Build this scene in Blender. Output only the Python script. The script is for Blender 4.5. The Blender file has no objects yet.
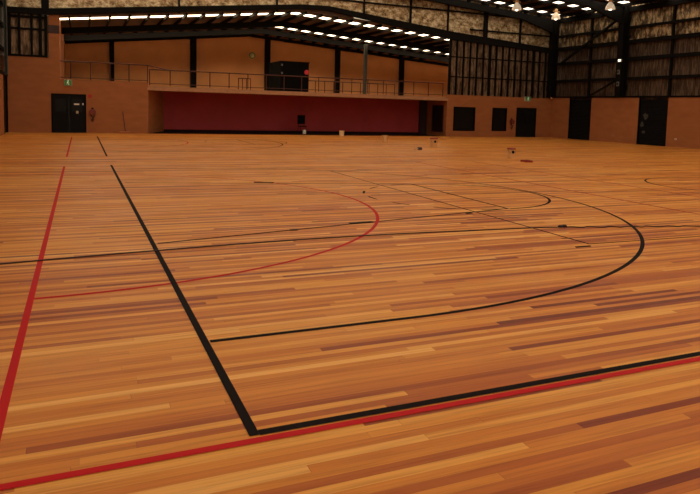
import bpy, bmesh, math, random
from mathutils import Vector, Matrix
random.seed(7)
S = bpy.context.scene
COL = S.collection
PI = math.pi

# ------------------------------------------------------------------ helpers
def lin(r, g, b):
    f = lambda c: ((c / 255) / 12.92) if c / 255 <= 0.04045 else (((c / 255) + 0.055) / 1.055) ** 2.4
    return (f(r), f(g), f(b), 1.0)

class MB:
    """collects shapes given in world coordinates; build() links them as ONE mesh"""
    def __init__(self): self.v = []; self.f = []
    def add(self, vs, fs):
        n = len(self.v); self.v += [tuple(map(float, p)) for p in vs]
        self.f += [tuple(i + n for i in q) for q in fs]; return self
    def box(self, x0, x1, y0, y1, z0, z1):
        return self.add([(x0,y0,z0),(x1,y0,z0),(x1,y1,z0),(x0,y1,z0),(x0,y0,z1),(x1,y0,z1),(x1,y1,z1),(x0,y1,z1)],
                        [(0,3,2,1),(4,5,6,7),(0,1,5,4),(1,2,6,5),(2,3,7,6),(3,0,4,7)])
    def quad(self, a, b, c, d): return self.add([a, b, c, d], [(0,1,2,3)])
    def prism_y(self, poly, y0, y1):
        """polygon of (x, z), extruded along y"""
        n = len(poly); vs = [(x, y0, z) for x, z in poly] + [(x, y1, z) for x, z in poly]
        fs = [tuple(range(n)), tuple(range(2*n-1, n-1, -1))] + [(i, i+n, (i+1) % n + n, (i+1) % n) for i in range(n)]
        return self.add(vs, fs)
    def prism_x(self, poly, x0, x1):
        n = len(poly); vs = [(x0, y, z) for y, z in poly] + [(x1, y, z) for y, z in poly]
        fs = [tuple(range(n)), tuple(range(2*n-1, n-1, -1))] + [(i, i+n, (i+1) % n + n, (i+1) % n) for i in range(n)]
        return self.add(vs, fs)
    def prism_z(self, poly, z0, z1):
        n = len(poly); vs = [(x, y, z0) for x, y in poly] + [(x, y, z1) for x, y in poly]
        fs = [tuple(range(n-1, -1, -1)), tuple(range(n, 2*n))] + [(i, (i+1) % n, (i+1) % n + n, i+n) for i in range(n)]
        return self.add(vs, fs)
    def bar(self, a, b, w, h=None):
        """square bar between two points"""
        h = h or w; a = Vector(a); b = Vector(b); d = (b - a).normalized()
        up = Vector((0,0,1)) if abs(d.z) < .95 else Vector((0,1,0))
        s = d.cross(up).normalized() * w / 2; u = s.cross(d).normalized() * h / 2
        vs = [p + e for p in (a, b) for e in (-s-u, s-u, s+u, -s+u)]
        return self.add(vs, [(0,1,2,3),(7,6,5,4),(0,4,5,1),(1,5,6,2),(2,6,7,3),(3,7,4,0)])
    def tube(self, pts, r, n=8):
        pts = [Vector(p) for p in pts]; rr = r if isinstance(r, (list, tuple)) else [r] * len(pts)
        rings = []
        for i, p in enumerate(pts):
            d = (pts[min(i+1, len(pts)-1)] - pts[max(i-1, 0)]).normalized()
            up = Vector((0,0,1)) if abs(d.z) < .9 else Vector((0,1,0))
            s = d.cross(up).normalized(); u = s.cross(d)
            rings.append([p + (s*math.cos(2*PI*k/n) + u*math.sin(2*PI*k/n)) * rr[i] for k in range(n)])
        vs = [q for R in rings for q in R]; fs = []
        for i in range(len(pts)-1):
            for k in range(n): fs.append((i*n+k, i*n+(k+1) % n, (i+1)*n+(k+1) % n, (i+1)*n+k))
        fs += [tuple(range(n-1, -1, -1)), tuple(range((len(pts)-1)*n, len(pts)*n))]
        return self.add(vs, fs)
    def lathe(self, c, prof, n=24):
        """profile of (r, z) turned about a vertical axis through c"""
        vs = []; fs = []
        for r, z in prof:
            vs += [(c[0]+r*math.cos(2*PI*k/n), c[1]+r*math.sin(2*PI*k/n), c[2]+z) for k in range(n)]
        for i in range(len(prof)-1):
            for k in range(n): fs.append((i*n+k, i*n+(k+1) % n, (i+1)*n+(k+1) % n, (i+1)*n+k))
        fs += [tuple(range(n-1, -1, -1)), tuple(range((len(prof)-1)*n, len(prof)*n))]
        return self.add(vs, fs)
    def lathe_y(self, c, prof, n=24):
        """profile of (r, dy) turned about the y axis"""
        vs = []; fs = []
        for r, dy in prof:
            vs += [(c[0]+r*math.cos(2*PI*k/n), c[1]+dy, c[2]+r*math.sin(2*PI*k/n)) for k in range(n)]
        for i in range(len(prof)-1):
            for k in range(n): fs.append((i*n+k, i*n+(k+1) % n, (i+1)*n+(k+1) % n, (i+1)*n+k))
        fs += [tuple(range(n-1, -1, -1)), tuple(range((len(prof)-1)*n, len(prof)*n))]
        return self.add(vs, fs)
    def build(self, name, m, parent=None, smooth=False, bevel=0, origin=None):
        xs = [p[0] for p in self.v]; ys = [p[1] for p in self.v]; zs = [p[2] for p in self.v]
        o = Vector(origin) if origin else Vector(((min(xs)+max(xs))/2, (min(ys)+max(ys))/2, min(zs)))
        me = bpy.data.meshes.new(name)
        me.from_pydata([tuple(Vector(p) - o) for p in self.v], [], self.f)
        bm = bmesh.new(); bm.from_mesh(me); bmesh.ops.recalc_face_normals(bm, faces=bm.faces)
        if bevel:
            bmesh.ops.bevel(bm, geom=[e for e in bm.edges], offset=bevel, segments=2, profile=.6, affect='EDGES')
        bm.to_mesh(me); bm.free()
        if smooth:
            for p in me.polygons: p.use_smooth = True
            try: me.set_sharp_from_angle(angle=math.radians(40))
            except Exception: pass
        me.materials.append(m)
        ob = bpy.data.objects.new(name, me); COL.objects.link(ob); ob.location = o
        if parent is not None: adopt(ob, parent)
        return ob

def world_loc(o):
    v = Vector(o.location); p = o.parent
    while p is not None: v = v + Vector(p.location); p = p.parent
    return v
def adopt(ob, parent):
    ob.location = Vector(ob.location) - world_loc(parent); ob.parent = parent
def thing(name, loc, label, cat, group=None, kind=None):
    o = bpy.data.objects.new(name, None); COL.objects.link(o); o.location = loc; o.empty_display_size = .2
    return tag(o, label, cat, group, kind)
def tag(o, label, cat, group=None, kind=None):
    o['label'] = label; o['category'] = cat
    if group: o['group'] = group
    if kind: o['kind'] = kind
    return o
def struct(o, label, cat): return tag(o, label, cat, None, 'structure')

# ------------------------------------------------------------------ materials
def newmat(name):
    m = bpy.data.materials.new(name); m.use_nodes = True
    nt = m.node_tree; b = nt.nodes['Principled BSDF']; return m, nt, b
def N(nt, t, **kw):
    n = nt.nodes.new(t)
    for k, v in kw.items(): setattr(n, k, v)
    return n
def mathn(nt, op, a, b=None, c=None):
    n = N(nt, 'ShaderNodeMath', operation=op)
    for i, v in enumerate((a, b, c)):
        if v is None: continue
        if isinstance(v, (int, float)): n.inputs[i].default_value = v
        else: nt.links.new(v, n.inputs[i])
    return n.outputs[0]
def ramp(nt, fac, stops, interp='LINEAR'):
    n = N(nt, 'ShaderNodeValToRGB'); n.color_ramp.interpolation = interp
    e = n.color_ramp.elements
    while len(e) < len(stops): e.new(.5)
    for i, (p, c) in enumerate(stops): e[i].position = p; e[i].color = c
    nt.links.new(fac, n.inputs[0]); return n.outputs[0]
def simple(name, rgb, rough=.6, metal=0, spec=.5, noise=0, nscale=6, stretch=(1,1,1), bump=0):
    m, nt, b = newmat(name); c = lin(*rgb)
    b.inputs['Roughness'].default_value = rough; b.inputs['Metallic'].default_value = metal
    b.inputs['Specular IOR Level'].default_value = spec
    if noise:
        tc = N(nt, 'ShaderNodeNewGeometry'); mp = N(nt, 'ShaderNodeMapping'); mp.inputs['Scale'].default_value = stretch
        nt.links.new(tc.outputs['Position'], mp.inputs[0])
        nz = N(nt, 'ShaderNodeTexNoise'); nz.inputs['Scale'].default_value = nscale; nz.inputs['Detail'].default_value = 5
        nt.links.new(mp.outputs[0], nz.inputs['Vector'])
        lo = tuple(x*(1-noise) for x in c[:3]) + (1,); hi = tuple(min(1, x*(1+noise)) for x in c[:3]) + (1,)
        nt.links.new(ramp(nt, nz.outputs['Fac'], [(.3, lo), (.7, hi)]), b.inputs['Base Color'])
        if bump:
            bp = N(nt, 'ShaderNodeBump'); bp.inputs['Strength'].default_value = bump; bp.inputs['Distance'].default_value = .02
            nt.links.new(nz.outputs['Fac'], bp.inputs['Height']); nt.links.new(bp.outputs[0], b.inputs['Normal'])
    else: b.inputs['Base Color'].default_value = c
    return m
def emit(name, rgb, strength):
    m, nt, b = newmat(name); c = lin(*rgb)
    b.inputs['Base Color'].default_value = c; b.inputs['Emission Color'].default_value = c
    b.inputs['Emission Strength'].default_value = strength; return m

def floor_material():
    m, nt, b = newmat('polished_timber_boards'); L = nt.links.new
    g = N(nt, 'ShaderNodeNewGeometry'); s = N(nt, 'ShaderNodeSeparateXYZ'); L(g.outputs['Position'], s.inputs[0])
    x, y = s.outputs[0], s.outputs[1]
    row = mathn(nt, 'FLOOR', mathn(nt, 'DIVIDE', mathn(nt, 'ADD', y, 200.013), .062))
    w1 = N(nt, 'ShaderNodeTexWhiteNoise', noise_dimensions='1D'); L(row, w1.inputs['W'])
    length = mathn(nt, 'MULTIPLY_ADD', w1.outputs['Value'], 2.8, 1.5)
    off = N(nt, 'ShaderNodeSeparateColor'); L(w1.outputs['Color'], off.inputs[0])
    u = mathn(nt, 'ADD', mathn(nt, 'DIVIDE', mathn(nt, 'ADD', x, 100), length), mathn(nt, 'MULTIPLY', off.outputs[2], 9.0))
    colm = mathn(nt, 'FLOOR', u)
    cmb = N(nt, 'ShaderNodeCombineXYZ'); L(row, cmb.inputs[0]); L(colm, cmb.inputs[1])
    w2 = N(nt, 'ShaderNodeTexWhiteNoise', noise_dimensions='2D'); L(cmb.outputs[0], w2.inputs['Vector'])
    board = ramp(nt, w2.outputs['Value'], [
        (0.00, lin(*BOARD[0])), (.035, lin(*BOARD[1])), (.11, lin(*BOARD[2])), (.30, lin(*BOARD[3])),
        (.52, lin(*BOARD[4])), (.72, lin(*BOARD[5])), (.92, lin(*BOARD[6])), (1.0, lin(*BOARD[7]))])
    # grain running with the board
    mp = N(nt, 'ShaderNodeMapping'); mp.inputs['Scale'].default_value = (.9, 26, 1); L(g.outputs['Position'], mp.inputs[0])
    ad = N(nt, 'ShaderNodeVectorMath', operation='ADD'); L(mp.outputs[0], ad.inputs[0])
    sc = N(nt, 'ShaderNodeVectorMath', operation='SCALE'); L(w2.outputs['Color'], sc.inputs[0]); sc.inputs['Scale'].default_value = 30
    L(sc.outputs[0], ad.inputs[1])
    nz = N(nt, 'ShaderNodeTexNoise'); nz.inputs['Scale'].default_value = 1.6; nz.inputs['Detail'].default_value = 6; nz.inputs['Roughness'].default_value = .6
    L(ad.outputs[0], nz.inputs['Vector'])
    gr = ramp(nt, nz.outputs['Fac'], [(.25, (.62,.50,.42,1)), (.5, (1,1,1,1)), (.78, (1.2,1.2,1.15,1))])
    mul = N(nt, 'ShaderNodeMix', data_type='RGBA', blend_type='MULTIPLY'); mul.inputs['Factor'].default_value = .75
    L(board, mul.inputs['A']); L(gr, mul.inputs['B'])
    # joints between boards
    fy = mathn(nt, 'FRACT', mathn(nt, 'DIVIDE', mathn(nt, 'ADD', y, 200.013), .062))
    jy = mathn(nt, 'LESS_THAN', mathn(nt, 'ABSOLUTE', mathn(nt, 'SUBTRACT', fy, .5)), .485)
    fx = mathn(nt, 'MULTIPLY', mathn(nt, 'FRACT', u), length)
    jx = mathn(nt, 'GREATER_THAN', fx, .004)
    jn = mathn(nt, 'MULTIPLY_ADD', mathn(nt, 'MULTIPLY', jy, jx), .22, .78)
    mul2 = N(nt, 'ShaderNodeMix', data_type='RGBA', blend_type='MULTIPLY'); mul2.inputs['Factor'].default_value = 1
    L(mul.outputs['Result'], mul2.inputs['A']); L(jn, mul2.inputs['B'])
    L(mul2.outputs['Result'], b.inputs['Base Color'])
    b.inputs['Roughness'].default_value = .34; b.inputs['Specular IOR Level'].default_value = .09
    n2 = N(nt, 'ShaderNodeTexNoise'); n2.inputs['Scale'].default_value = 1.2; L(g.outputs['Position'], n2.inputs['Vector'])
    L(ramp(nt, n2.outputs['Fac'], [(.3, (.29,)*3+(1,)), (.7, (.40,)*3+(1,))]), b.inputs['Roughness'])
    return m

def foil_material(name, pleat, tint):
    """crinkled reflective insulation foil with its glints and dark creases painted as colour noise"""
    m, nt, b = newmat(name); L = nt.links.new
    g = N(nt, 'ShaderNodeNewGeometry')
    mp = N(nt, 'ShaderNodeMapping'); mp.inputs['Scale'].default_value = pleat; L(g.outputs['Position'], mp.inputs[0])
    n1 = N(nt, 'ShaderNodeTexNoise'); n1.inputs['Scale'].default_value = 2.6; n1.inputs['Detail'].default_value = 8; n1.inputs['Roughness'].default_value = .7
    L(mp.outputs[0], n1.inputs['Vector'])
    n2 = N(nt, 'ShaderNodeTexNoise'); n2.inputs['Scale'].default_value = 1.3; n2.inputs['Detail'].default_value = 4
    L(mp.outputs[0], n2.inputs['Vector'])
    c = [lin(*t) for t in tint]
    L(ramp(nt, n1.outputs['Fac'], [(.36, c[0]), (.48, c[1]), (.60, c[2])]), b.inputs['Base Color'])  # dark-to-bright noise paints the crinkles' reflections into the colour
    b.inputs['Metallic'].default_value = .8; b.inputs['Roughness'].default_value = .36
    bp = N(nt, 'ShaderNodeBump'); bp.inputs['Strength'].default_value = .9; bp.inputs['Distance'].default_value = .08
    L(n1.outputs['Fac'], bp.inputs['Height']); L(bp.outputs[0], b.inputs['Normal'])
    return m

BOARD = [(116,49,33), (140,64,35), (176,96,44), (196,117,49), (208,132,55), (217,146,62), (227,162,78), (236,179,101)]
FLOOR = floor_material()
BLACKP = simple('black_line_paint', (27,21,22), .7, spec=.04)
REDP = simple('red_line_paint', (190,26,34), .6, spec=.08)
REDP2 = simple('thin_red_line_paint', (158,44,30), .6, spec=.08)
PLY = simple('brown_plywood', (160,102,62), .65, spec=.2, noise=.10, nscale=1.3, stretch=(1,1,3))
TAN = simple('tan_block_wall', (222,164,108), .8, spec=.15, noise=.07, nscale=.8)
REDW = simple('dark_red_wall', (166,56,60), .6, spec=.25, noise=.10, nscale=.9)
STEEL = simple('black_painted_steel', (17,16,15), .7, spec=.08)
GREYST = simple('grey_green_steel', (70,76,72), .55, spec=.3)
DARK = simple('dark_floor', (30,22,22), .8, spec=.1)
CONC = simple('pale_concrete', (176,132,98), .8, spec=.15, noise=.12, nscale=4)
DOORM = simple('near_black_door', (18,19,21), .6, spec=.12)
GLASSD = simple('dark_glass', (14,16,19), .3, spec=.2)
RAIL = simple('rusty_brown_rail', (74,36,26), .5, spec=.3)
BOOTH = simple('matt_black_board', (14,14,14), .8, spec=.05)
FOILB = foil_material('bright_crinkled_foil', (1.6,1.6,2.0), [(88,64,42), (176,152,112), (232,218,184)])
FOILW = foil_material('pleated_wall_foil', (4.2,4.2,.5), [(44,33,28), (82,66,54), (126,106,88)])
FOILI = foil_material('brown_grey_foil', (3.4,3.4,.6), [(66,48,38), (116,94,74), (160,136,108)])
FOILM = foil_material('upper_wall_foil', (1.8,1.8,.8), [(54,42,32), (112,92,70), (228,204,158)])  # brighter copy of the wall foil, skylight reflections painted into its colour
ROOFM = simple('roof_foil_underside', (88,70,52), .5, metal=.3, noise=.2, nscale=2)
SKYL = emit('translucent_roof_sheet', (255,234,204), 2.9)
SKYA = emit('translucent_annex_sheet', (255,226,186), 5.0)
WHITE = simple('white_plastic', (226,220,204), .4)
CREAM = simple('cream_plastic', (212,170,114), .45)
REDPL = simple('red_plastic', (140,34,26), .5)
GREENS = emit('green_sign_face', (74,116,58), .08)
PALES = emit('pale_sign_figure', (226,238,200), .25)
LAMPB = emit('lit_acrylic_bell', (240,222,190), .22)
BULB = emit('lamp_bulb', (255,232,196), 3.0)
RUBBER = simple('dark_rubber', (46,26,34), .6)
PAPER = simple('white_paper', (224,222,212), .7)
PALEW2 = simple('dull_smear', (168,112,80), .9, spec=.05)
PALEW = simple('pale_scuff', (188,166,142), .8)
WOODH = simple('dark_wood_handle', (70,34,24), .6)
LTWOOD = simple('light_wood', (190,122,76), .6)

# ------------------------------------------------------------------ key dimensions
YB, XR, XL = 33.0, 28.8, -4.0        # back wall, right wall, left wall
Y0 = -14.0                           # the hall runs on behind the camera
AX0, AX1, AYB = -1.72, 20.55, 46.0   # annex opening, annex rear wall
RC = 2.27                            # underside of the balcony
BF = 2.42                            # balcony floor
roof = lambda x: 8.1 + .082 * (XR - x) if x > 12.4 else 8.1 + .082 * (x - XL)
aroof = lambda x: 7.1 - (.107 if x < 10.8 else .077) * abs(x - 10.8)

dl_ = (-2.2, -.5)
# ------------------------------------------------------------------ floor and painted lines
fl = MB().box(XL-.2, XR+.2, Y0, YB, -.15, 0).box(dl_[0], dl_[1], YB, YB+.16, -.15, 0).box(25.8, 27.6, YB, YB+.16, -.15, 0).build('floor', FLOOR)
struct(fl, 'polished orange timber strip floor with painted court lines', 'floor')
LZ = 0.0012
def line_poly(pts, w):
    """flat mitred strip along ground points"""
    L_, R_ = [], []
    for i, p in enumerate(pts):
        a = Vector(pts[max(i-1, 0)]); b = Vector(pts[min(i+1, len(pts)-1)]); P_ = Vector(p)
        d = (b - a).normalized(); k = 1.0
        if 0 < i < len(pts)-1:
            d1 = (P_ - a).normalized(); d = (d1 + (b - P_).normalized()).normalized(); k = 1 / max(.4, abs(d1.dot(d)))
        n = Vector((-d.y, d.x))
        L_.append(Vector(p) + n*w/2*k); R_.append(Vector(p) - n*w/2*k)
    return L_, R_
lvl = [0]
def paint(name, pts, w, m, label=None, layer=0):
    lvl[0] += 1
    z = LZ + .0009 * layer + lvl[0] * .00001
    mb = MB(); L_, R_ = line_poly(pts, w); n = len(pts)
    mb.add([(p.x, p.y, z) for p in L_] + [(p.x, p.y, z) for p in R_], [(i, i+n, i+n+1, i+1) for i in range(n-1)])
    o = mb.build(name, m, fl)
    if label: o['label'] = label
    return o
def arc(c, r, a0, a1, n=64): return [(c[0]+r*math.cos(math.radians(a0+(a1-a0)*i/n)), c[1]+r*math.sin(math.radians(a0+(a1-a0)*i/n))) for i in range(n+1)]
def court(dy, far):
    t = ' of the far court' if far else ' of the near court'
    yend = 11.75 if far else 14.9
    paint('black_baseline', ([(0, -.025), (-.085, yend)] if not far else [(-.09, dy), (-.11, dy+yend)]), .052, BLACKP, 'black painted baseline' + t, 2)
    paint('red_goal_line', [(-1.17, dy-.09 if not far else dy-.17), (-1.17, dy+(14.62 if not far else 11.0))], .05, REDP, 'red painted goal line' + t, 2)
    if not far:
        paint('black_sideline', [(0.026, dy-.004), (28, dy-.004)], .056, BLACKP, 'black painted sideline nearest the camera', 2)
        paint('red_sideline', [(-1.145, dy-.074), (29, dy-.074)], .052, REDP, 'red painted sideline running beside the black one', 2)
    m = dy + 7.58
    paint('three_point_line', ([(.026, m-6.22), (.8, m-6.22)] if not far else [(.026, m-5.7), (.8, m-5.7)]) + arc((1.575, m), 6.22 if not far else 5.7, -90, 90, 96) + ([(.8, m+6.22), (.026, m+6.22)] if not far else [(.8, m+5.7), (.026, m+5.7)]), .05, BLACKP, 'long black three point arc' + t, 1)
    k = dy + 7.84
    paint('key_line', [(.026, k-3.08), (5.88, k-1.81), (5.88, k+1.81), (.026, k+3.08)], .045, BLACKP, 'thin black key outline' + t, 1)
    paint('free_throw_arc', arc((5.9, k-.05), 1.79, -90, 90, 48), .05, BLACKP, 'solid half of the free throw circle' + t, 1)
    for i in range(7):
        a = 97 + i * 26
        paint('free_throw_dash', arc((5.9, k-.05), 1.79, a, a+12, 6), .045, BLACKP, None, 1)
    paint('red_goal_circle', arc((-1.17, dy+7.7), 4.88 if not far else 4.5, -90, 90, 80), .05, REDP, 'red goal semicircle' + t, 1)
    if not far:
        paint('volleyball_line', [(20, dy+2.9), (5.12, dy+3.24), (5.1, dy+12.62), (12, dy+12.5)], .032, BLACKP, 'thin black volleyball court outline', 0)
        paint('red_transverse_line', [(8.84, dy), (8.84, dy+15)], .055, REDP2, 'faint red transverse line', 0)
        paint('red_transverse_line', [(10.95, dy), (10.95, dy+15)], .05, REDP2, 'faint red line further from the baseline', 0)
        paint('centre_circle', arc((13.65, dy+7.9), 1.8, 0, 360, 72), .05, BLACKP, 'black centre circle at the right edge', 0)
court(0, False); court(17.75, True)

# ------------------------------------------------------------------ back wall, lower brown cladding
wb = thing('wall_back', (0, YB, 0), 'brown clad end wall below a foil lined gable', 'wall', None, 'structure')
T = .16
LEFT_TOP, TOP = 3.68, 2.66
dl0, dl1, dlh = -2.13, -.54, 1.94                 # left door
w1 = (21.0, 22.64, .36, 1.90); w2 = (23.96, 25.12, .38, 1.91); dr = (25.89, 27.53, 1.97)
p = MB()
p.box(XL-.2, -2.2, YB, YB+T, 0, LEFT_TOP)
p.box(-2.2, dl0, YB, YB+T, 0, TOP); p.box(dl0, dl1, YB, YB+T, dlh, TOP); p.box(dl1, 2.44, YB, YB+T, 0, TOP)
p.build('plywood_cladding', PLY, wb)
p = MB(); a = 20.5
p.box(a, w1[0], YB, YB+T, 0, TOP); p.box(w1[0], w1[1], YB, YB+T, 0, w1[2]); p.box(w1[0], w1[1], YB, YB+T, w1[3], TOP)
p.box(w1[1], w2[0], YB, YB+T, 0, TOP); p.box(w2[0], w2[1], YB, YB+T, 0, w2[2]); p.box(w2[0], w2[1], YB, YB+T, w2[3], TOP)
p.box(w2[1], dr[0], YB, YB+T, 0, TOP); p.box(dr[0], dr[1], YB, YB+T, dr[2], TOP); p.box(dr[1], XR+.2, YB, YB+T, 0, TOP)
p.build('plywood_cladding', PLY, wb)
# pier at the left of the annex opening, with the dark steel band across it
MB().box(-2.2, AX0, YB, YB+.45, TOP, 5.86).build('pier', PLY, wb)
MB().box(-2.21, AX0+.01, YB-.012, YB, 4.88, 5.28).build('pier_band', simple('dark_brown_band', (58,30,24), .6), wb)
# annex opening: splayed left cheek and right cheek of the recess, red rear wall, dark floor
REC = 35.8
wr = thing('wall_recess', (11.5, REC, 0), 'dark red rear wall under the balcony', 'wall', None, 'structure')
MB().box(3.4, 20.7, REC, REC+.15, 0, RC).build('red_panel', REDW, wr)
MB().prism_z([(2.44, YB), (3.53, REC), (3.40, REC+.1), (2.30, YB+.1)], 0, RC).build('splayed_cheek', PLY, wr)
MB().box(AX1-.05, AX1+.1, YB+T, REC, 0, RC).build('side_cheek', PLY, wr)
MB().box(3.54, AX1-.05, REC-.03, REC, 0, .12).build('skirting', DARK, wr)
MB().box(AX1-.55, AX1-.05, REC-.2, REC, 0, RC).build('corner_darkening', simple('dark_maroon', (46,18,22), .7), wr)  # added maroon block paints in the red wall's darkening at this corner
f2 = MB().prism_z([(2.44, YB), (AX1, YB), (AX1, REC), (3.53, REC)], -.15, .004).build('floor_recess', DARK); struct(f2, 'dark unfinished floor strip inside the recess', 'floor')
wn = thing('window_3', (AX1-.06, 34.1, .28), 'dark framed panel on the side cheek of the recess', 'window', None, 'structure')
MB().box(AX1-.065, AX1-.05, 33.42, 34.78, .30, 1.92).build('pane', GLASSD, wn)
fr = MB()
for q in ((33.36,33.43,.24,1.98), (34.77,34.84,.24,1.98)): fr.box(AX1-.09, AX1-.05, *q)
for q in ((.24,.31), (1.91,1.98)): fr.box(AX1-.09, AX1-.05, 33.43, 34.77, *q)
fr.build('window_frame', WOODH, wn)
for i, w in enumerate((w1, w2)):
    wn = thing('window_%d' % (i+1), (w[0], YB, w[2]), ('wide dark window left of the right-hand door' if i == 0 else 'narrow dark window next to the right-hand door'), 'window', None, 'structure')
    MB().box(w[0]+.05, w[1]-.05, YB+.07, YB+.09, w[2]+.05, w[3]-.05).build('pane', GLASSD, wn)
    f = MB(); f.box(w[0], w[0]+.06, YB-.02, YB+.14, w[2], w[3]); f.box(w[1]-.06, w[1], YB-.02, YB+.14, w[2], w[3])
    f.box(w[0]+.06, w[1]-.06, YB-.02, YB+.14, w[2], w[2]+.06); f.box(w[0]+.06, w[1]-.06, YB-.02, YB+.14, w[3]-.06, w[3])
    f.build('window_frame', BOOTH, wn)

def double_door(name, x0, x1, h, label):
    d = thing(name, (x0, YB, 0), label, 'door', None, 'structure'); mid = (x0+x1)/2
    f = MB(); f.box(x0, x0+.05, YB-.015, YB+.12, 0, h); f.box(x1-.05, x1, YB-.015, YB+.12, 0, h); f.box(x0+.05, x1-.05, YB-.015, YB+.12, h-.05, h)
    f.build('door_frame', BOOTH, d)
    for a, b, s in ((x0+.05, mid-.0005, -1), (mid+.0005, x1-.05, 1)):
        lf = MB().box(a, b, YB+.03, YB+.075, .002, h-.05).build('door_leaf', DOORM, d)
        MB().box(a+.14, b-.14, YB+.024, YB+.03, 1.05, h-.25).build('glass_pane', GLASSD, lf)
        hx = mid + s*.07
        MB().tube([(hx, YB+.03, .85), (hx, YB-.01, .87), (hx, YB-.01, 1.17), (hx, YB+.03, 1.19)], .012, 8).build('pull_handle', STEEL, lf, smooth=True)
    return d
double_door('door_1', dl0, dl1, dlh, 'near-black double door in the brown wall at left')
double_door('door_2', dr[0], dr[1], dr[2], 'dark double door at the right end of the back wall')

# ------------------------------------------------------------------ back wall, upper part
def beam_poly(low, high): return low + high[::-1]
low = [(XL, 5.72), (-2.25, 5.75), (10.7, 7.14), (12.3, 7.20), (20.65, 6.10), (28.7, 5.70)]
high = [(XL, 6.0), (-2.25, 6.06), (10.7, 7.40), (12.3, 7.46), (20.65, 6.60), (28.7, 6.02)]
MB().prism_y(beam_poly(low, high), YB-.12, YB+.12).build('gable_beam', STEEL, wb)
# foil above the beam up to the main roof
up = [(x, z+.001) for x, z in high]; tp = [(XL, roof(XL)), (12.4, roof(12.4)), (XR, roof(XR))]
MB().prism_y(up + tp[::-1], YB+.06, YB+.10).build('foil_lining', FOILB, wb)
for x0, x1, z in ((12.9, 28.75, 7.88), (22.0, 28.75, 6.84), (XL, 12.9, 7.9)):
    MB().box(x0, x1, YB-.02, YB+.06, z-.05, z+.05).build('girt', STEEL, wb)
for x, w in ((-2.33, .34), (4.0, .1), (9.3, .1), (14.6, .1), (17.7, .12), (20.35, .1), (23.17, .3), (25.9, .12)):
    zl = 6.02 + max(0, (x+2.3))*.1 if x < 11 else 7.46 - (x-12.3)*.1
    MB().box(x-w/2, x+w/2, YB-.04, YB+.06, max(6.02, zl-.3), roof(x)-.05).build('stud', STEEL, wb)
cl = [x_ for x_ in (10.0, 10.8, 12.3, 14)]
lo_ = lambda x: 7.14 - (10.7-x)*.105 if x < 10.7 else (7.2 if x < 12.31 else 7.2 - (x-12.3)*.1317)
MB().prism_y([(x, aroof(x)-.01) for x in cl] + [(x, lo_(x)+.12) for x in cl[::-1]], YB+.125, YB+.15).build('closure_panel', ROOFM, wb)
# stud framed foil infill right of the annex opening
ix0, ix1 = AX1, 28.75
MB().prism_y([(ix0, TOP), (ix1, TOP), (ix1, 5.75), (ix0, 6.15)], YB+.08, YB+.11).build('foil_lining', FOILI, wb)
k = 0; x = ix0 + .06
while x < ix1:
    w = .15 if k in (0, 6, 13) else .085
    zt = 6.12 - (x-AX1)*.05
    MB().box(x-w/2, x+w/2, YB-.03, YB+.08, TOP, zt).build('stud', STEEL, wb); x += .50; k += 1
for z in (3.80, 5.05):
    MB().box(ix0, ix1, YB-.01, YB+.08, z-.035, z+.035).build('girt', STEEL, wb)
# framed foil infill at the left
MB().box(XL, -2.19, YB+.08, YB+.11, LEFT_TOP, 5.74).build('foil_lining', FOILI, wb)
for x, w in ((XL+.1, .16), (-3.47, .1), (-2.94, .1), (-2.56, .14), (-2.32, .12)):
    MB().box(x-w/2, x+w/2, YB-.03, YB+.08, LEFT_TOP, 5.74).build('stud', STEEL, wb)
for z in (LEFT_TOP+.05, 5.02, 5.6):
    MB().box(XL, -2.26, YB-.02, YB+.08, z-.05, z+.05).build('girt', STEEL, wb)

# ------------------------------------------------------------------ right wall
wR = thing('wall_right', (XR, 20, 0), 'brown clad right wall below dark foil and steel girts', 'wall', None, 'structure')
d3 = (29.18, 31.23); d4 = (23.24, 25.33)
RT = 2.70
for y0, y1 in ((d3[1], YB), (d4[1], d3[0]), (Y0, d4[0])):
    MB().box(XR, XR+T, y0, y1, 0, RT).build('plywood_cladding', PLY, wR)
MB().box(XR+.10, XR+.13, Y0, YB, RT-.1, 5.97).build('foil_lining', FOILW, wR)
MB().box(XR+.10, XR+.13, Y0, YB, 5.97, 8.2).build('foil_lining', FOILM, wR)
MB().box(XR-.03, XR+.10, 12, YB, RT-.0, RT+.10).build('girt', STEEL, wR)
for z, h in ((3.82, .16), (4.97, .20), (5.97, .22), (6.80, .14)):
    MB().box(XR-.08, XR+.10, 12, YB, z-h/2, z+h/2).build('girt', STEEL, wR)
MB().box(XR-.10, XR+.10, 12, YB, 7.70, 8.0).build('eave_beam', STEEL, wR)
for y in (23.25, 29.52):
    MB().box(XR-.04, XR+.10, y-.06, y+.06, RT+.1, 7.7).build('mullion', STEEL, wR)
MB().bar((XR-.14, 27.0, 7.45), (XR-.14, 32.2, 4.95), .12).build('diagonal_brace', STEEL, wR)
MB().bar((XR-.14, 27.0, 3.75), (XR-.14, 29.5, 2.72), .09).build('diagonal_brace', STEEL, wR)
def i_column(name, x0, x1, yc, w, z1, label, m=STEEL):
    c = MB(); c.box(x0, x0+.03, yc-w/2, yc+w/2, 0, z1); c.box(x1-.03, x1, yc-w/2, yc+w/2, 0, z1); c.box(x0+.03, x1-.03, yc-.02, yc+.02, 0, z1)
    o = c.build(name, m); struct(o, label, 'column'); return o
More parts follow.
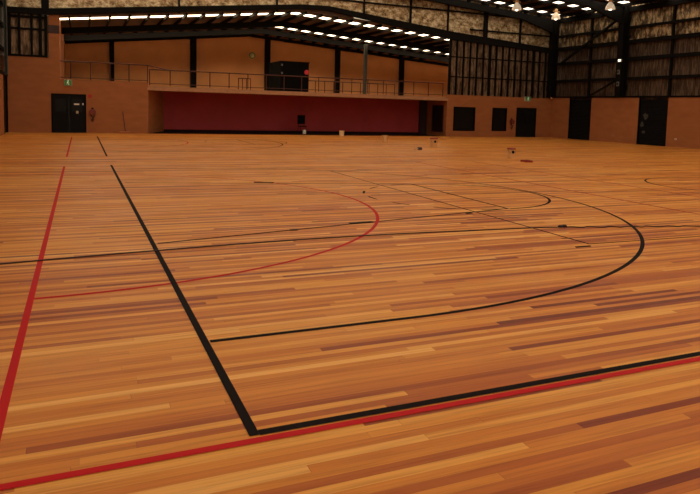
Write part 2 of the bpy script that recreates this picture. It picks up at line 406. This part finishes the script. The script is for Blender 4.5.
# main frames: columns behind the brown cladding line, standing on it above
def frame_col(y, label):
    c = MB(); x0, x1, w = XR-.50, XR-.02, .40
    for a, b in ((x0, x0+.04), (x1-.04, x1)): c.box(a, b, y-w/2, y+w/2, RT+.02, 8.0)
    c.box(x0+.04, x1-.04, y-.025, y+.025, RT+.02, 8.0)
    o = c.build('steel_column', STEEL); struct(o, label, 'column')
frame_col(26.55, 'dark steel column between the two roller doors')
frame_col(32.78, 'dark steel column in the far right corner')
def roller(name, y0, y1, label):
    d = thing(name, (XR, (y0+y1)/2, 0), label, 'door', None, 'structure')
    mb = MB(); n = 30; h = RT + .0
    pr = []
    for i in range(n):
        z = .02 + (h-.02)*i/n; dz = (h-.02)/n
        pr += [(XR+.13, z), (XR+.10, z+dz*.25), (XR+.10, z+dz*.75)]
    pr.append((XR+.13, h)); 
    vs = [(x, y0+.06, z) for x, z in pr] + [(x, y1-.06, z) for x, z in pr]; m = len(pr)
    vs += [(XR+.15, y0+.06, .02), (XR+.15, y0+.06, h), (XR+.15, y1-.06, .02), (XR+.15, y1-.06, h)]
    fs = [(i, i+1, i+1+m, i+m) for i in range(m-1)] + [(2*m, 2*m+2, 2*m+3, 2*m+1), (0, m, 2*m+2, 2*m), (m-1, 2*m+1, 2*m+3, 2*m-1)]
    mb.add(vs, fs).build('roller_curtain', DOORM, d)
    for a, b in ((y0, y0+.06), (y1-.06, y1)): MB().box(XR+.02, XR+.16, a, b, 0, RT).build('guide_rail', BOOTH, d)
    MB().box(XR+.08, XR+.15, y0+.06, y1-.06, .0, .07).build('bottom_bar', BOOTH, d)
    return d
roller('door_3', d3[0], d3[1], 'dark roller door nearest the far corner')
roller('door_4', d4[0], d4[1], 'dark roller door nearer the right edge with grey scuffs')

def blotch(name, parent, xf, yc, zc, ry, rz, m, seed):
    r_ = random.Random(seed); mb = MB(); n = 14
    pts = [(yc + ry*math.cos(2*PI*k/n)*r_.uniform(.45, 1.1), zc + rz*math.sin(2*PI*k/n)*r_.uniform(.45, 1.1)) for k in range(n)]
    mb.prism_x(pts, xf-.004, xf); return mb.build(name, m, parent)
d4o = [o for o in bpy.data.objects if o.name == 'door_4'][0]
GS = simple('grey_dust', (74,74,70), .9, spec=.05)
for yc, zc, ry, rz, q in ((24.85, 1.62, .24, .24, 1), (25.08, 1.15, .14, .22, 2), (24.95, .72, .16, .12, 3)):
    blotch('dust_mark', d4o, XR+.098, yc, zc, ry, rz, GS, q)
for yc, zc, ry, rz, q in ((27.2, .45, .28, .14, 4), (26.5, .33, .22, .08, 5), (25.55, .7, .07, .3, 6)):
    blotch('plaster_smear', wR, XR, yc, zc, ry, rz, PALEW2, q)
# ------------------------------------------------------------------ left wall
wL = thing('wall_left', (XL, 20, 0), 'brown clad left wall beside the dark doorway', 'wall', None, 'structure')
l0, l1 = 31.0, 32.75
for a, b in ((Y0, l0), (l1, YB)): MB().box(XL-T, XL, a, b, 0, 2.7).build('plywood_cladding', PLY, wL)
MB().box(XL-T, XL-.1, Y0, YB, 2.7, 8.2).build('foil_lining', FOILW, wL)
for z in (2.78, 3.9, 5.0, 6.0, 7.0):
    MB().box(XL-.1, XL+.02, Y0, YB, z-.07, z+.07).build('girt', STEEL, wL)
d5 = thing('door_5', (XL, (l0+l1)/2, 0), 'dark doorway at the far left edge of the hall', 'door', None, 'structure')
MB().box(XL-.12, XL-.06, l0+.05, l1-.05, 0, 2.62).build('door_leaf', DOORM, d5)
f = MB(); f.box(XL-.14, XL+.01, l0, l0+.05, 0, 2.7); f.box(XL-.14, XL+.01, l1-.05, l1, 0, 2.7); f.box(XL-.14, XL+.01, l0+.05, l1-.05, 2.62, 2.7)
f.build('door_frame', BOOTH, d5)
c = MB()
for a, b in ((XL+.02, XL+.04), (XL+.12, XL+.14)): c.box(a, b, 31.4, 31.76, 2.72, 8.0)
c.box(XL+.04, XL+.12, 31.56, 31.60, 2.72, 8.0)
struct(c.build('steel_column', GREYST), 'grey green steel column above the far left doorway', 'column')

# ------------------------------------------------------------------ main roof with translucent strips
ce = thing('ceiling', (12.4, 10, 8.1), 'dark hall roof with translucent strips and steel purlins', 'roof', None, 'structure')
strips = [(31.85, 32.42)] + [(28.88 - 3.0*i, 29.48 - 3.0*i) for i in range(15)]
ys = [YB+.1] + [v for a, b in strips for v in (b, a)] + [Y0]
mb = MB(); ms = []
def slope_strip(mb, y0, y1, dz=0, t=.06):
    mb.prism_y([(XL-.1, roof(XL)+dz), (12.4, roof(12.4)+dz), (XR+.1, roof(XR)+dz), (XR+.1, roof(XR)+dz+t), (12.4, roof(12.4)+dz+t), (XL-.1, roof(XL)+dz+t)], y0, y1)
for i in range(0, len(ys), 2): slope_strip(mb, ys[i+1], ys[i])
mb.build('roof_sheet', ROOFM, ce)
for a, b in strips:
    m = MB(); slope_strip(m, a, b, .01, .03); m.build('skylight', SKYL, ce)
for i in range(12):
    x = 28.2 - i*1.1
    MB().box(x-.035, x+.035, 18, YB-.15, roof(x)-.2, roof(x)-.005).build('purlin', STEEL, ce)
def rafter(y, label):
    pts = [(12.4, roof(12.4)-.2), (XR-.05, roof(XR)-.2), (XR-.05, 6.9), (XR-.5, 7.02), (25.8, roof(25.8)-.60), (12.4, roof(12.4)-.62)]
    o = MB().prism_y(pts, y-.09, y+.09).build('roof_beam', STEEL); struct(o, label, 'beam')
rafter(32.72, 'dark haunched roof rafter against the end gable')
rafter(26.55, 'dark haunched roof rafter one bay nearer the camera')
rafter(20.1, 'dark haunched roof rafter two bays nearer the camera')

# ------------------------------------------------------------------ annex: walls, balcony, roof
wa = thing('wall_annex', (10, AYB, BF), 'tan upper wall at the back of the balcony', 'wall', None, 'structure')
XA1 = 31.0
MB().prism_y([(AX0, BF), (XA1, BF), (XA1, aroof(XA1)), (10.8, aroof(10.8)), (AX0, aroof(AX0))], AYB, AYB+.2).build('rear_wall', TAN, wa)
MB().box(AX0-.25, AX0, YB+.45, AYB, BF, aroof(AX0)).build('side_wall', PLY, wa)
MB().box(XA1, XA1+.2, YB+.2, AYB, BF, aroof(XA1)).build('side_wall', TAN, wa)
for x, w in ((1.2, .30), (6.7, .42), (12.2, .38), (17.9, .36), (23.6, .36)):
    o = MB().box(x-w/2, x+w/2, AYB-.3, AYB, BF, aroof(x)-.2).build('steel_column', STEEL)
    struct(o, {1.2: 'dark steel column on the tan wall, leftmost', 6.7: 'dark steel column on the tan wall, second from left', 12.2: 'dark steel column on the tan wall behind the black booth', 17.9: 'dark steel column on the tan wall right of the booth', 23.6: 'dark steel column on the tan wall, rightmost'}[x], 'column')
sc_ = MB().box(18.1, 18.32, 40.9, 41.1, BF, aroof(18.2)-.25).build('steel_column', GREYST); struct(sc_, 'slim grey steel post standing on the balcony', 'column')
ra = thing('roof_annex', (10.8, 40, 6.0), 'low pitched annex roof with two translucent strips', 'roof', None, 'structure')
def aslope(mb, y0, y1, dz=0, t=.06):
    pts = [(AX0-.3, aroof(AX0-.3)), (10.8, aroof(10.8)), (XA1+.2, aroof(XA1+.2))]
    mb.prism_y([(x, z+dz) for x, z in pts] + [(x, z+dz+t) for x, z in pts[::-1]], y0, y1)
mb = MB(); sk = [(34.1, 34.95), (40.6, 41.5)]
for a, b in ((YB+.12, 34.1), (34.95, 40.6), (41.5, AYB+.2)): aslope(mb, a, b)
mb.build('roof_sheet', ROOFM, ra)
for a, b in sk:
    m = MB(); aslope(m, a, b, .01, .03); m.build('skylight', SKYA, ra)
x = AX0 + .45
while x < 25.5:
    MB().box(x-.035, x+.035, YB+.14, AYB, aroof(x)-.17, aroof(x)-.004).build('purlin', STEEL, ra); x += .95
for y, dp in ((37.2, .34), (41.9, .34), (AYB-.2, .2)):
    pts = [(AX0, aroof(AX0)-.17), (10.8, aroof(10.8)-.17), (XA1, aroof(XA1)-.17)]
    MB().prism_y(pts + [(x, z-dp) for x, z in pts[::-1]], y-.08, y+.08).build('rafter', STEEL, ra)
# balcony slab and upstand
bs = thing('balcony_slab', (11.5, YB, RC), 'pale edged balcony slab above the red recess', 'balcony', None, 'structure')
MB().box(2.44, AX1, YB+.02, AYB, RC, BF).build('deck', CONC, bs)
MB().box(AX0-.2, 2.44, YB+T, AYB, RC, TOP-.01).build('raised_deck', CONC, bs)
MB().box(AX1, XA1, YB+.2, AYB, RC, BF).build('deck', CONC, bs)
MB().box(2.40, AX1-.02, YB-.06, YB+.02, RC-.01, BF+.0).build('fascia', CONC, bs)
MB().box(2.40, AX1-.02, YB+.04, YB+.12, BF, BF+.06).build('upstand', CONC, bs)

def railing(name, pts, zb, zt, label, sp, y, low=True, group=None):
    x0, x1 = pts
    r = thing(name, ((x0+x1)/2, y, zb), label, 'railing', group)
    n = max(1, round((x1-x0)/sp))
    MB().tube([(x0, y, zt), (x1, y, zt)], .03, 8).build('top_rail', RAIL, r, smooth=True)
    if low: MB().tube([(x0, y, zb+.10), (x1, y, zb+.10)], .018, 8).build('bottom_rail', RAIL, r, smooth=True)
    for i in range(n+1):
        xx = x0 + (x1-x0)*i/n
        MB().tube([(xx, y, zb), (xx, y, zt)], .026, 8).build('post', RAIL, r, smooth=True)
    return r
r1 = railing('balcony_railing', (-2.14, 2.42), TOP, 3.56, 'brown metal railing on the raised left end of the balcony', .93, YB+.08)
MB().tube([(2.42, YB+.08, 3.56), (3.3, YB+.25, 3.40), (3.9, YB+.4, 3.36)], .024, 8).build('sloping_handrail', RAIL, r1, smooth=True)
railing('balcony_railing', (2.52, 20.2), BF+.10, 3.35, 'long brown metal railing along the balcony front', 1.04, YB+.08)
railing('balcony_railing', (8.19, 8.95), BF, 3.28, 'short brown guard rail just left of the black booth', .25, 37.6)
railing('balcony_railing', (12.6, 19.0), BF, 3.33, 'inner brown guard rail right of the black booth', .62, 37.6)

# booth on the balcony
bo = thing('booth', (10.72, 35.4, BF), 'big matt black box booth standing on the balcony', 'booth')
bx0, bx1, by0, by1, bz1 = 9.86, 11.58, 34.0, 36.6, 4.2
MB().box(bx0, bx1, by0, by1, BF+.06, bz1).build('cabin', BOOTH, bo, bevel=.02)
MB().box(bx0-.03, bx1+.03, by0-.03, by1+.03, bz1, bz1+.05).build('lid', BOOTH, bo)
MB().box(bx0+.04, bx1-.04, by0+.04, by1-.04, BF, BF+.06).build('plinth', BOOTH, bo)
MB().lathe_y((bx1-.14, by0, 3.66), [(.15, 0), (.15, -.012), (.0001, -.012)], 20).build('round_sticker', simple('red_sticker', (196,40,52), .5), bo)['label'] = 'round red sticker'
for z in (4.02, 3.55):
    MB().box(bx0+.02, bx0+.12, by0-.02, by0, z-.06, z+.06).build('corner_bracket', simple('dull_grey_metal', (84,84,82), .5), bo)

# ------------------------------------------------------------------ fittings on the walls
def exit_sign(x0, x1, z0, z1, label):
    r = thing('exit_sign', ((x0+x1)/2, YB, z0), label, 'sign', 'exit signs over the doors')
    MB().box(x0, x1, YB-.07, YB, z0, z1).build('case', WHITE, r, bevel=.005)
    MB().box(x0+.01, x1-.01, YB-.078, YB-.07, z0+.01, z1-.01).build('green_face', GREENS, r)
    cx, cz, h = (x0+x1)/2, (z0+z1)/2, (z1-z0)
    y = YB-.083; m = MB()
    m.lathe_y((cx+.03*h, y+.003, cz+.33*h), [(.09*h, 0), (.09*h, -.006), (.0001, -.006)], 14)
    for a, b, w in (((cx, cz+.22*h), (cx-.06*h, cz-.06*h), .13*h), ((cx, cz+.18*h), (cx+.20*h, cz+.06*h), .06*h), ((cx-.02*h, cz+.2*h), (cx-.20*h, cz+.06*h), .06*h),
                    ((cx-.05*h, cz-.04*h), (cx+.14*h, cz-.16*h), .08*h), ((cx+.14*h, cz-.16*h), (cx+.10*h, cz-.36*h), .07*h), ((cx-.07*h, cz-.04*h), (cx-.16*h, cz-.22*h), .08*h), ((cx-.16*h, cz-.22*h), (cx-.32*h, cz-.28*h), .07*h)):
        m.bar((a[0], y, a[1]), (b[0], y, b[1]), w, .006)
    m.build('running_figure', PALES, r)
exit_sign(-1.54, -1.18, 2.34, 2.64, 'green exit sign above the left double door')
exit_sign(26.5, 26.98, 2.42, 2.72, 'green exit sign above the right-hand double door')

def hose_reel(x, z, label):
    r = thing('hose_reel', (x, YB, z-.5), label, 'fire hose reel', 'fire hose reels on the brown wall')
    MB().lathe_y((x, YB-.03, z), [(.16, 0), (.16, -.03), (.08, -.03), (.08, -.13), (.16, -.13), (.16, -.16), (.04, -.17)], 24).build('drum', simple('dull_red_drum', (112,42,32), .6), r, smooth=True)
    MB().box(x-.05, x+.05, YB-.03, YB-.004, z-.22, z+.22).build('wall_bracket', BOOTH, r)
    MB().tube([(x+.12, YB-.12, z-.12), (x+.05, YB-.1, z-.28), (x-.06, YB-.1, z-.42), (x-.02, YB-.1, z-.5), (x+.04, YB-.1, z-.40), (x+.02, YB-.1, z-.22)], .022, 8).build('hose', WOODH, r, smooth=True)
    MB().lathe((x+.02, YB-.1, z-.2), [(.018, 0), (.03, .06), (.014, .14)], 10).build('nozzle', PALEW, r, smooth=True)
hose_reel(-.25, 1.06, 'small red fire hose reel beside the left double door')
hose_reel(25.5, 1.02, 'small red fire hose reel between the narrow window and the right-hand door')
s = MB().box(-.44, -.27, YB-.012, YB, 1.77, 1.95).build('fire_sign', simple('dull_red_sign', (176,44,34), .5), None); tag(s, 'small red sign above the hose reel at left', 'sign')
n1 = MB().box(-1.10, -.86, YB+.018, YB+.024, 1.40, 1.47).build('notice', PAPER); tag(n1, 'white paper strip, larger one on the left double door', 'notice')
n2 = MB().box(-.72, -.66, YB+.018, YB+.024, 1.40, 1.50).build('notice', PAPER); tag(n2, 'tiny white notice at the right edge of the left double door', 'notice')
n3 = MB().box(-1.01, -.90, YB+.018, YB+.024, .97, 1.10).build('notice', PALEW); tag(n3, 'grey notice low on the left double door', 'notice')
wlamp = thing('wall_lamp', (11.35, AYB, 5.25), 'small pale round lamp on the tan wall left of the booth', 'lamp')
MB().lathe_y((11.05, AYB, 5.36), [(.17, 0), (.17, -.05), (.14, -.12), (.0001, -.15)], 20).build('lens', simple('pale_green_lens', (214,210,160), .4), wlamp, smooth=True)
MB().lathe_y((11.05, AYB, 5.36), [(.24, 0), (.24, -.04), (.20, -.05)], 20).build('bezel', GREENS, wlamp, smooth=True)
el = thing('emergency_light', (XR-.54, 26.45, 4.75), 'small bright white light on the dark column between the roller doors', 'lamp')
MB().box(XR-.58, XR-.50, 26.33, 26.55, 4.78, 4.94).build('case', WHITE, el, bevel=.01)
MB().box(XR-.595, XR-.58, 26.35, 26.53, 4.80, 4.92).build('lens', emit('lit_lens', (255,250,235), 1.2), el)
for z, lb in ((4.06, 'grey switch box on the dark column, upper'), (3.36, 'grey switch box on the dark column, lower')):
    o = thing('switch_box', (XR-.53, 26.5, z), lb, 'switch box')
    MB().box(XR-.56, XR-.50, 26.42, 26.60, z, z+.26).build('case', simple('grey_box', (92,90,84), .5), o, bevel=.008)
    MB().box(XR-.575, XR-.56, 26.46, 26.56, z+.08, z+.18).build('lid', DOORM, o)
po = thing('power_outlet', (XR, 22.6, .3), 'small white power outlet low on the right wall', 'outlet')
MB().box(XR-.02, XR, 22.52, 22.64, .40, .48).build('plate', WHITE, po, bevel=.004)
MB().box(XR-.026, XR-.02, 22.56, 22.60, .42, .46).build('socket', DOORM, po)

# broom against the wall
br = thing('broom', (1.25, YB-.2, 0), 'wide push broom leaning on the brown wall left of the recess', 'broom')
MB().tube([(1.30, YB-.24, .08), (1.19, YB-.03, 1.12)], .018, 8).build('handle', WOODH, br, smooth=True)
MB().box(1.02, 1.52, YB-.28, YB-.20, .06, .11).build('head', LTWOOD, br, bevel=.008)
MB().box(1.03, 1.51, YB-.275, YB-.205, .0, .06).build('bristles', simple('tan_bristles', (170,104,66), .9), br)

# chair in front of the recess
ch = thing('chair', (11.62, 34.6, 0), 'black padded chair standing in front of the red recess', 'chair')
cx, cy = 11.36, 34.4
MB().box(cx-.21, cx+.21, cy-.2, cy+.22, .43, .48).build('seat', BOOTH, ch, bevel=.015)
MB().box(cx-.24, cx+.24, cy+.20, cy+.26, .58, 1.12).build('backrest', BOOTH, ch, bevel=.02)
for sx in (-1, 1):
    MB().tube([(cx+sx*.17, cy+.20, 1.0), (cx+sx*.18, cy+.22, .45), (cx+sx*.2, cy+.26, 0.004)], .014, 8).build('leg', STEEL, ch, smooth=True)
    MB().tube([(cx+sx*.17, cy-.18, .44), (cx+sx*.19, cy-.22, 0.004)], .014, 8).build('leg', STEEL, ch, smooth=True)
bt = thing('jerry_can', (11.37, 34.04, 0), 'small white container with a red cap beside the black chair', 'container')
MB().box(11.28, 11.46, 33.95, 34.13, .004, .26).build('body', WHITE, bt, bevel=.03, smooth=True)
MB().lathe((11.37, 34.04, .255), [(.05, 0), (.05, .06), (.04, .09)], 14).build('cap', REDPL, bt, smooth=True)

# paint pails and scraps on the far floor
def pail(x, y, label, group, lid, s=1.0, body=CREAM):
    r = thing('paint_pail', (x, y, 0), label, 'pail', group)
    R_ = .155*s; H = .34*s
    MB().lathe((x, y, 0), [(R_*.86, 0), (R_*.98, H*.9), (R_*1.05, H*.92), (R_*1.05, H), (R_*.97, H), (R_*.84, .02), (.001, .02)], 24).build('body', body, r, smooth=True)
    pts = [(x+R_*1.05*math.cos(t), y-.02-.10*s*math.sin(t), H*.93-.16*s*math.sin(t)) for t in [PI*i/14 for i in range(15)]]
    MB().tube(pts, .006, 6).build('wire_handle', GREYST, r, smooth=True)
    if lid:
        MB().lathe((x, y, H), [(R_*1.10, 0), (R_*1.10, .035), (R_*.9, .05), (.001, .05)], 24).build('lid', REDPL, r, smooth=True)
        MB().lathe_y((x-.03, y-R_*.99, H*.72), [(.055, .01), (.055, -.012), (.001, -.012)], 12).build('label', DOORM, r)
    return r
pail(12.85, 31.7, 'cream pail standing near the red recess', None, False, .95, simple('pale_cream_plastic', (232,204,152), .45))
pail(12.86, 25.9, 'pale cream pail right of the pail near the recess', None, False, 1.0)
pail(13.42, 22.0, 'cream pail with red lid on the far floor, left one', 'pails with red lids', True, 1.1)
pail(13.3, 16.15, 'cream pail with red lid on the far floor, right one', 'pails with red lids', True, .95)
ft_ = thing('roller_tray', (12.86, 14.68, 0), 'flat red roller tray lying on the floor right of the pails', 'tray')
tx, ty = 12.86, 14.68
t = MB(); t.box(tx-.13, tx+.13, ty-.16, ty+.16, 0.0, .012)
for q in ((tx-.13, tx-.118, ty-.16, ty+.16), (tx+.118, tx+.13, ty-.16, ty+.16), (tx-.118, tx+.118, ty-.16, ty-.148), (tx-.118, tx+.118, ty+.148, ty+.16)): t.box(*q, .012, .06)
t.build('pan', REDPL, ft_)
MB().tube([(tx+.06, ty-.1, .045), (tx+.06, ty+.1, .045)], .025, 10).build('roller_sleeve', simple('dark_red_sleeve', (96,22,22), .8), ft_, smooth=True)
rg = thing('hand_tool', (11.9, 20.5, 0), 'small dark hand tool left on the far floor', 'tool')
MB().box(11.84, 12.0, 20.42, 20.56, 0, .11).build('body', simple('dark_brown_tool', (60,28,22), .6), rg, bevel=.02)
MB().tube([(11.84, 20.48, .05), (11.62, 20.44, .03)], .018, 8).build('handle', PALEW, rg, smooth=True)

# extension cord across the floor, with its plug connection
cp = [(-3.6, 3.75), (-2.4, 4.02), (-1.52, 4.16), (-.9, 4.25), (-.2, 4.33), (.51, 4.4), (1.29, 4.46), (2.13, 4.49), (3.05, 4.48), (3.94, 4.43), (5.04, 4.36), (5.53, 4.30)]
def smooth_path(P, n=8):
    out = []
    for i in range(len(P)-1):
        p0, p1, p2, p3 = (Vector(P[max(0, min(len(P)-1, j))]) for j in (i-1, i, i+1, i+2))
        for k in range(n):
            t = k/n; out.append(.5*((2*p1) + (p2-p0)*t + (2*p0-5*p1+4*p2-p3)*t*t + (3*p1-p0-3*p2+p3)*t**3))
    out.append(Vector(P[-1])); return out
xc = thing('extension_cord', (3, 4.4, 0), 'dark thin extension cord snaking across the timber floor', 'cord')
MB().tube([(p.x, p.y, .009) for p in smooth_path(cp)], .0075, 6).build('cable', RUBBER, xc, smooth=True)
c2 = [(5.62, 4.27)]
for i in range(1, 40):
    s = i/39; x = 5.62 + s*4.6; y = 4.27 - s*1.05 + .04*math.sin(i*2.4)*(1-s*.4); c2.append((x, y))
MB().tube([(p.x, p.y, .009) for p in smooth_path(c2, 4)], .0075, 6).build('cable', RUBBER, xc, smooth=True)
MB().tube([(5.51, 4.30, .016), (5.53, 4.297, .02), (5.575, 4.285, .02), (5.58, 4.283, .018)], [.010, .019, .019, .014], 10).build('plug', RUBBER, xc, smooth=True)
MB().tube([(5.575, 4.285, .02), (5.585, 4.282, .024), (5.625, 4.27, .024), (5.64, 4.265, .014)], [.016, .023, .022, .010], 10).build('socket', RUBBER, xc, smooth=True)

# scraps of dark tape left on the floor
def scrap(a, b, w, label):
    mb = MB(); d = (Vector(b)-Vector(a)).normalized(); n = Vector((-d.y, d.x))*w/2; a = Vector(a); b = Vector(b)
    pts = [a+n, b+n*.9, b-n, a-n*1.1]
    o = mb.prism_z([(q.x, q.y) for q in pts[::-1]], .003, .009).build('tape_scrap', DOORM); tag(o, label, 'tape', 'dark tape scraps on the floor')
scrap((2.70, 5.39), (3.06, 5.43), .06, 'dark tape strip beside the tip of the red semicircle')
scrap((1.74, 5.13), (1.84, 5.12), .06, 'dark tape scrap on the thin key line')
scrap((2.58, 10.53), (2.98, 10.40), .10, 'dark tape strip on the far side of the red semicircle')
scrap((4.86, 5.74), (4.98, 5.76), .05, 'small tape scrap near the key corner')
scrap((4.80, 3.12), (5.03, 3.12), .03, 'thin tape scrap just in front of the volleyball line corner')

# ------------------------------------------------------------------ high bay lamps
def high_bay(x, y, z, label):
    r = thing('high_bay_lamp', (x, y, z), label, 'lamp', 'high bay lamps under the hall roof')
    MB().lathe((x, y, z), [(.27, 0), (.255, .10), (.19, .26), (.10, .36), (.09, .40), (.0001, .40)], 24).build('bell', LAMPB, r, smooth=True)
    MB().lathe((x, y, z+.40), [(.10, 0), (.10, .16), (.07, .20), (.0001, .20)], 16).build('ballast', CREAM, r, smooth=True)
    MB().lathe((x, y, z-.06), [(.04, 0), (.09, .05), (.06, .14)], 14).build('bulb', BULB, r, smooth=True)
    MB().tube([(x, y, z+.58), (x, y, roof(x)-.02)], .015, 6).build('stem', STEEL, r, smooth=True)
    MB().bar((x-.25, y, z+.45), (x+.25, y, z+.45), .04).build('guard_bar', CREAM, r)
high_bay(21.8, 27.9, 7.42, 'white bell shaped high bay lamp left of the far corner')
high_bay(25.9, 29.5, 7.42, 'white bell shaped high bay lamp nearest the far corner column')
high_bay(26.2, 25.3, 7.50, 'white bell shaped high bay lamp at the top edge of the roller doors side')

# ------------------------------------------------------------------ world, camera
W = bpy.data.worlds.new('world'); S.world = W; W.use_nodes = True
bg = W.node_tree.nodes['Background']; bg.inputs[0].default_value = lin(238, 212, 174); bg.inputs[1].default_value = .5

cam = bpy.data.cameras.new('camera'); co = bpy.data.objects.new('camera', cam); COL.objects.link(co)
Rr = [(0.9137896800883959, -0.40521784929862703, 0.0280520083727074), (0.010697483548384068, 0.0930461260303526, 0.9956043301816621), (0.4060467761350646, 0.9094728764732564, -0.08935940101512409)]
M = Matrix.Identity(4)
for i in range(3):
    M[i][0] = Rr[0][i]; M[i][1] = Rr[1][i]; M[i][2] = -Rr[2][i]
M.translation = Vector((-.7738, -3.0881, 1.6426))
co.matrix_world = M
cam.sensor_width = 36; cam.lens = 651.05/700*36
cam.shift_x = -21.146/700; cam.shift_y = -80.193/700
cam.clip_end = 300
S.camera = co
S.view_settings.view_transform = 'Standard'; S.view_settings.look = 'None'
S.view_settings.exposure = 0.50; S.view_settings.gamma = 1.0; S.view_settings.use_curve_mapping = False
S.cycles.use_denoising = True
S.cycles.max_bounces = 8; S.cycles.diffuse_bounces = 4; S.cycles.glossy_bounces = 4
S.cycles.sample_clamp_indirect = 6
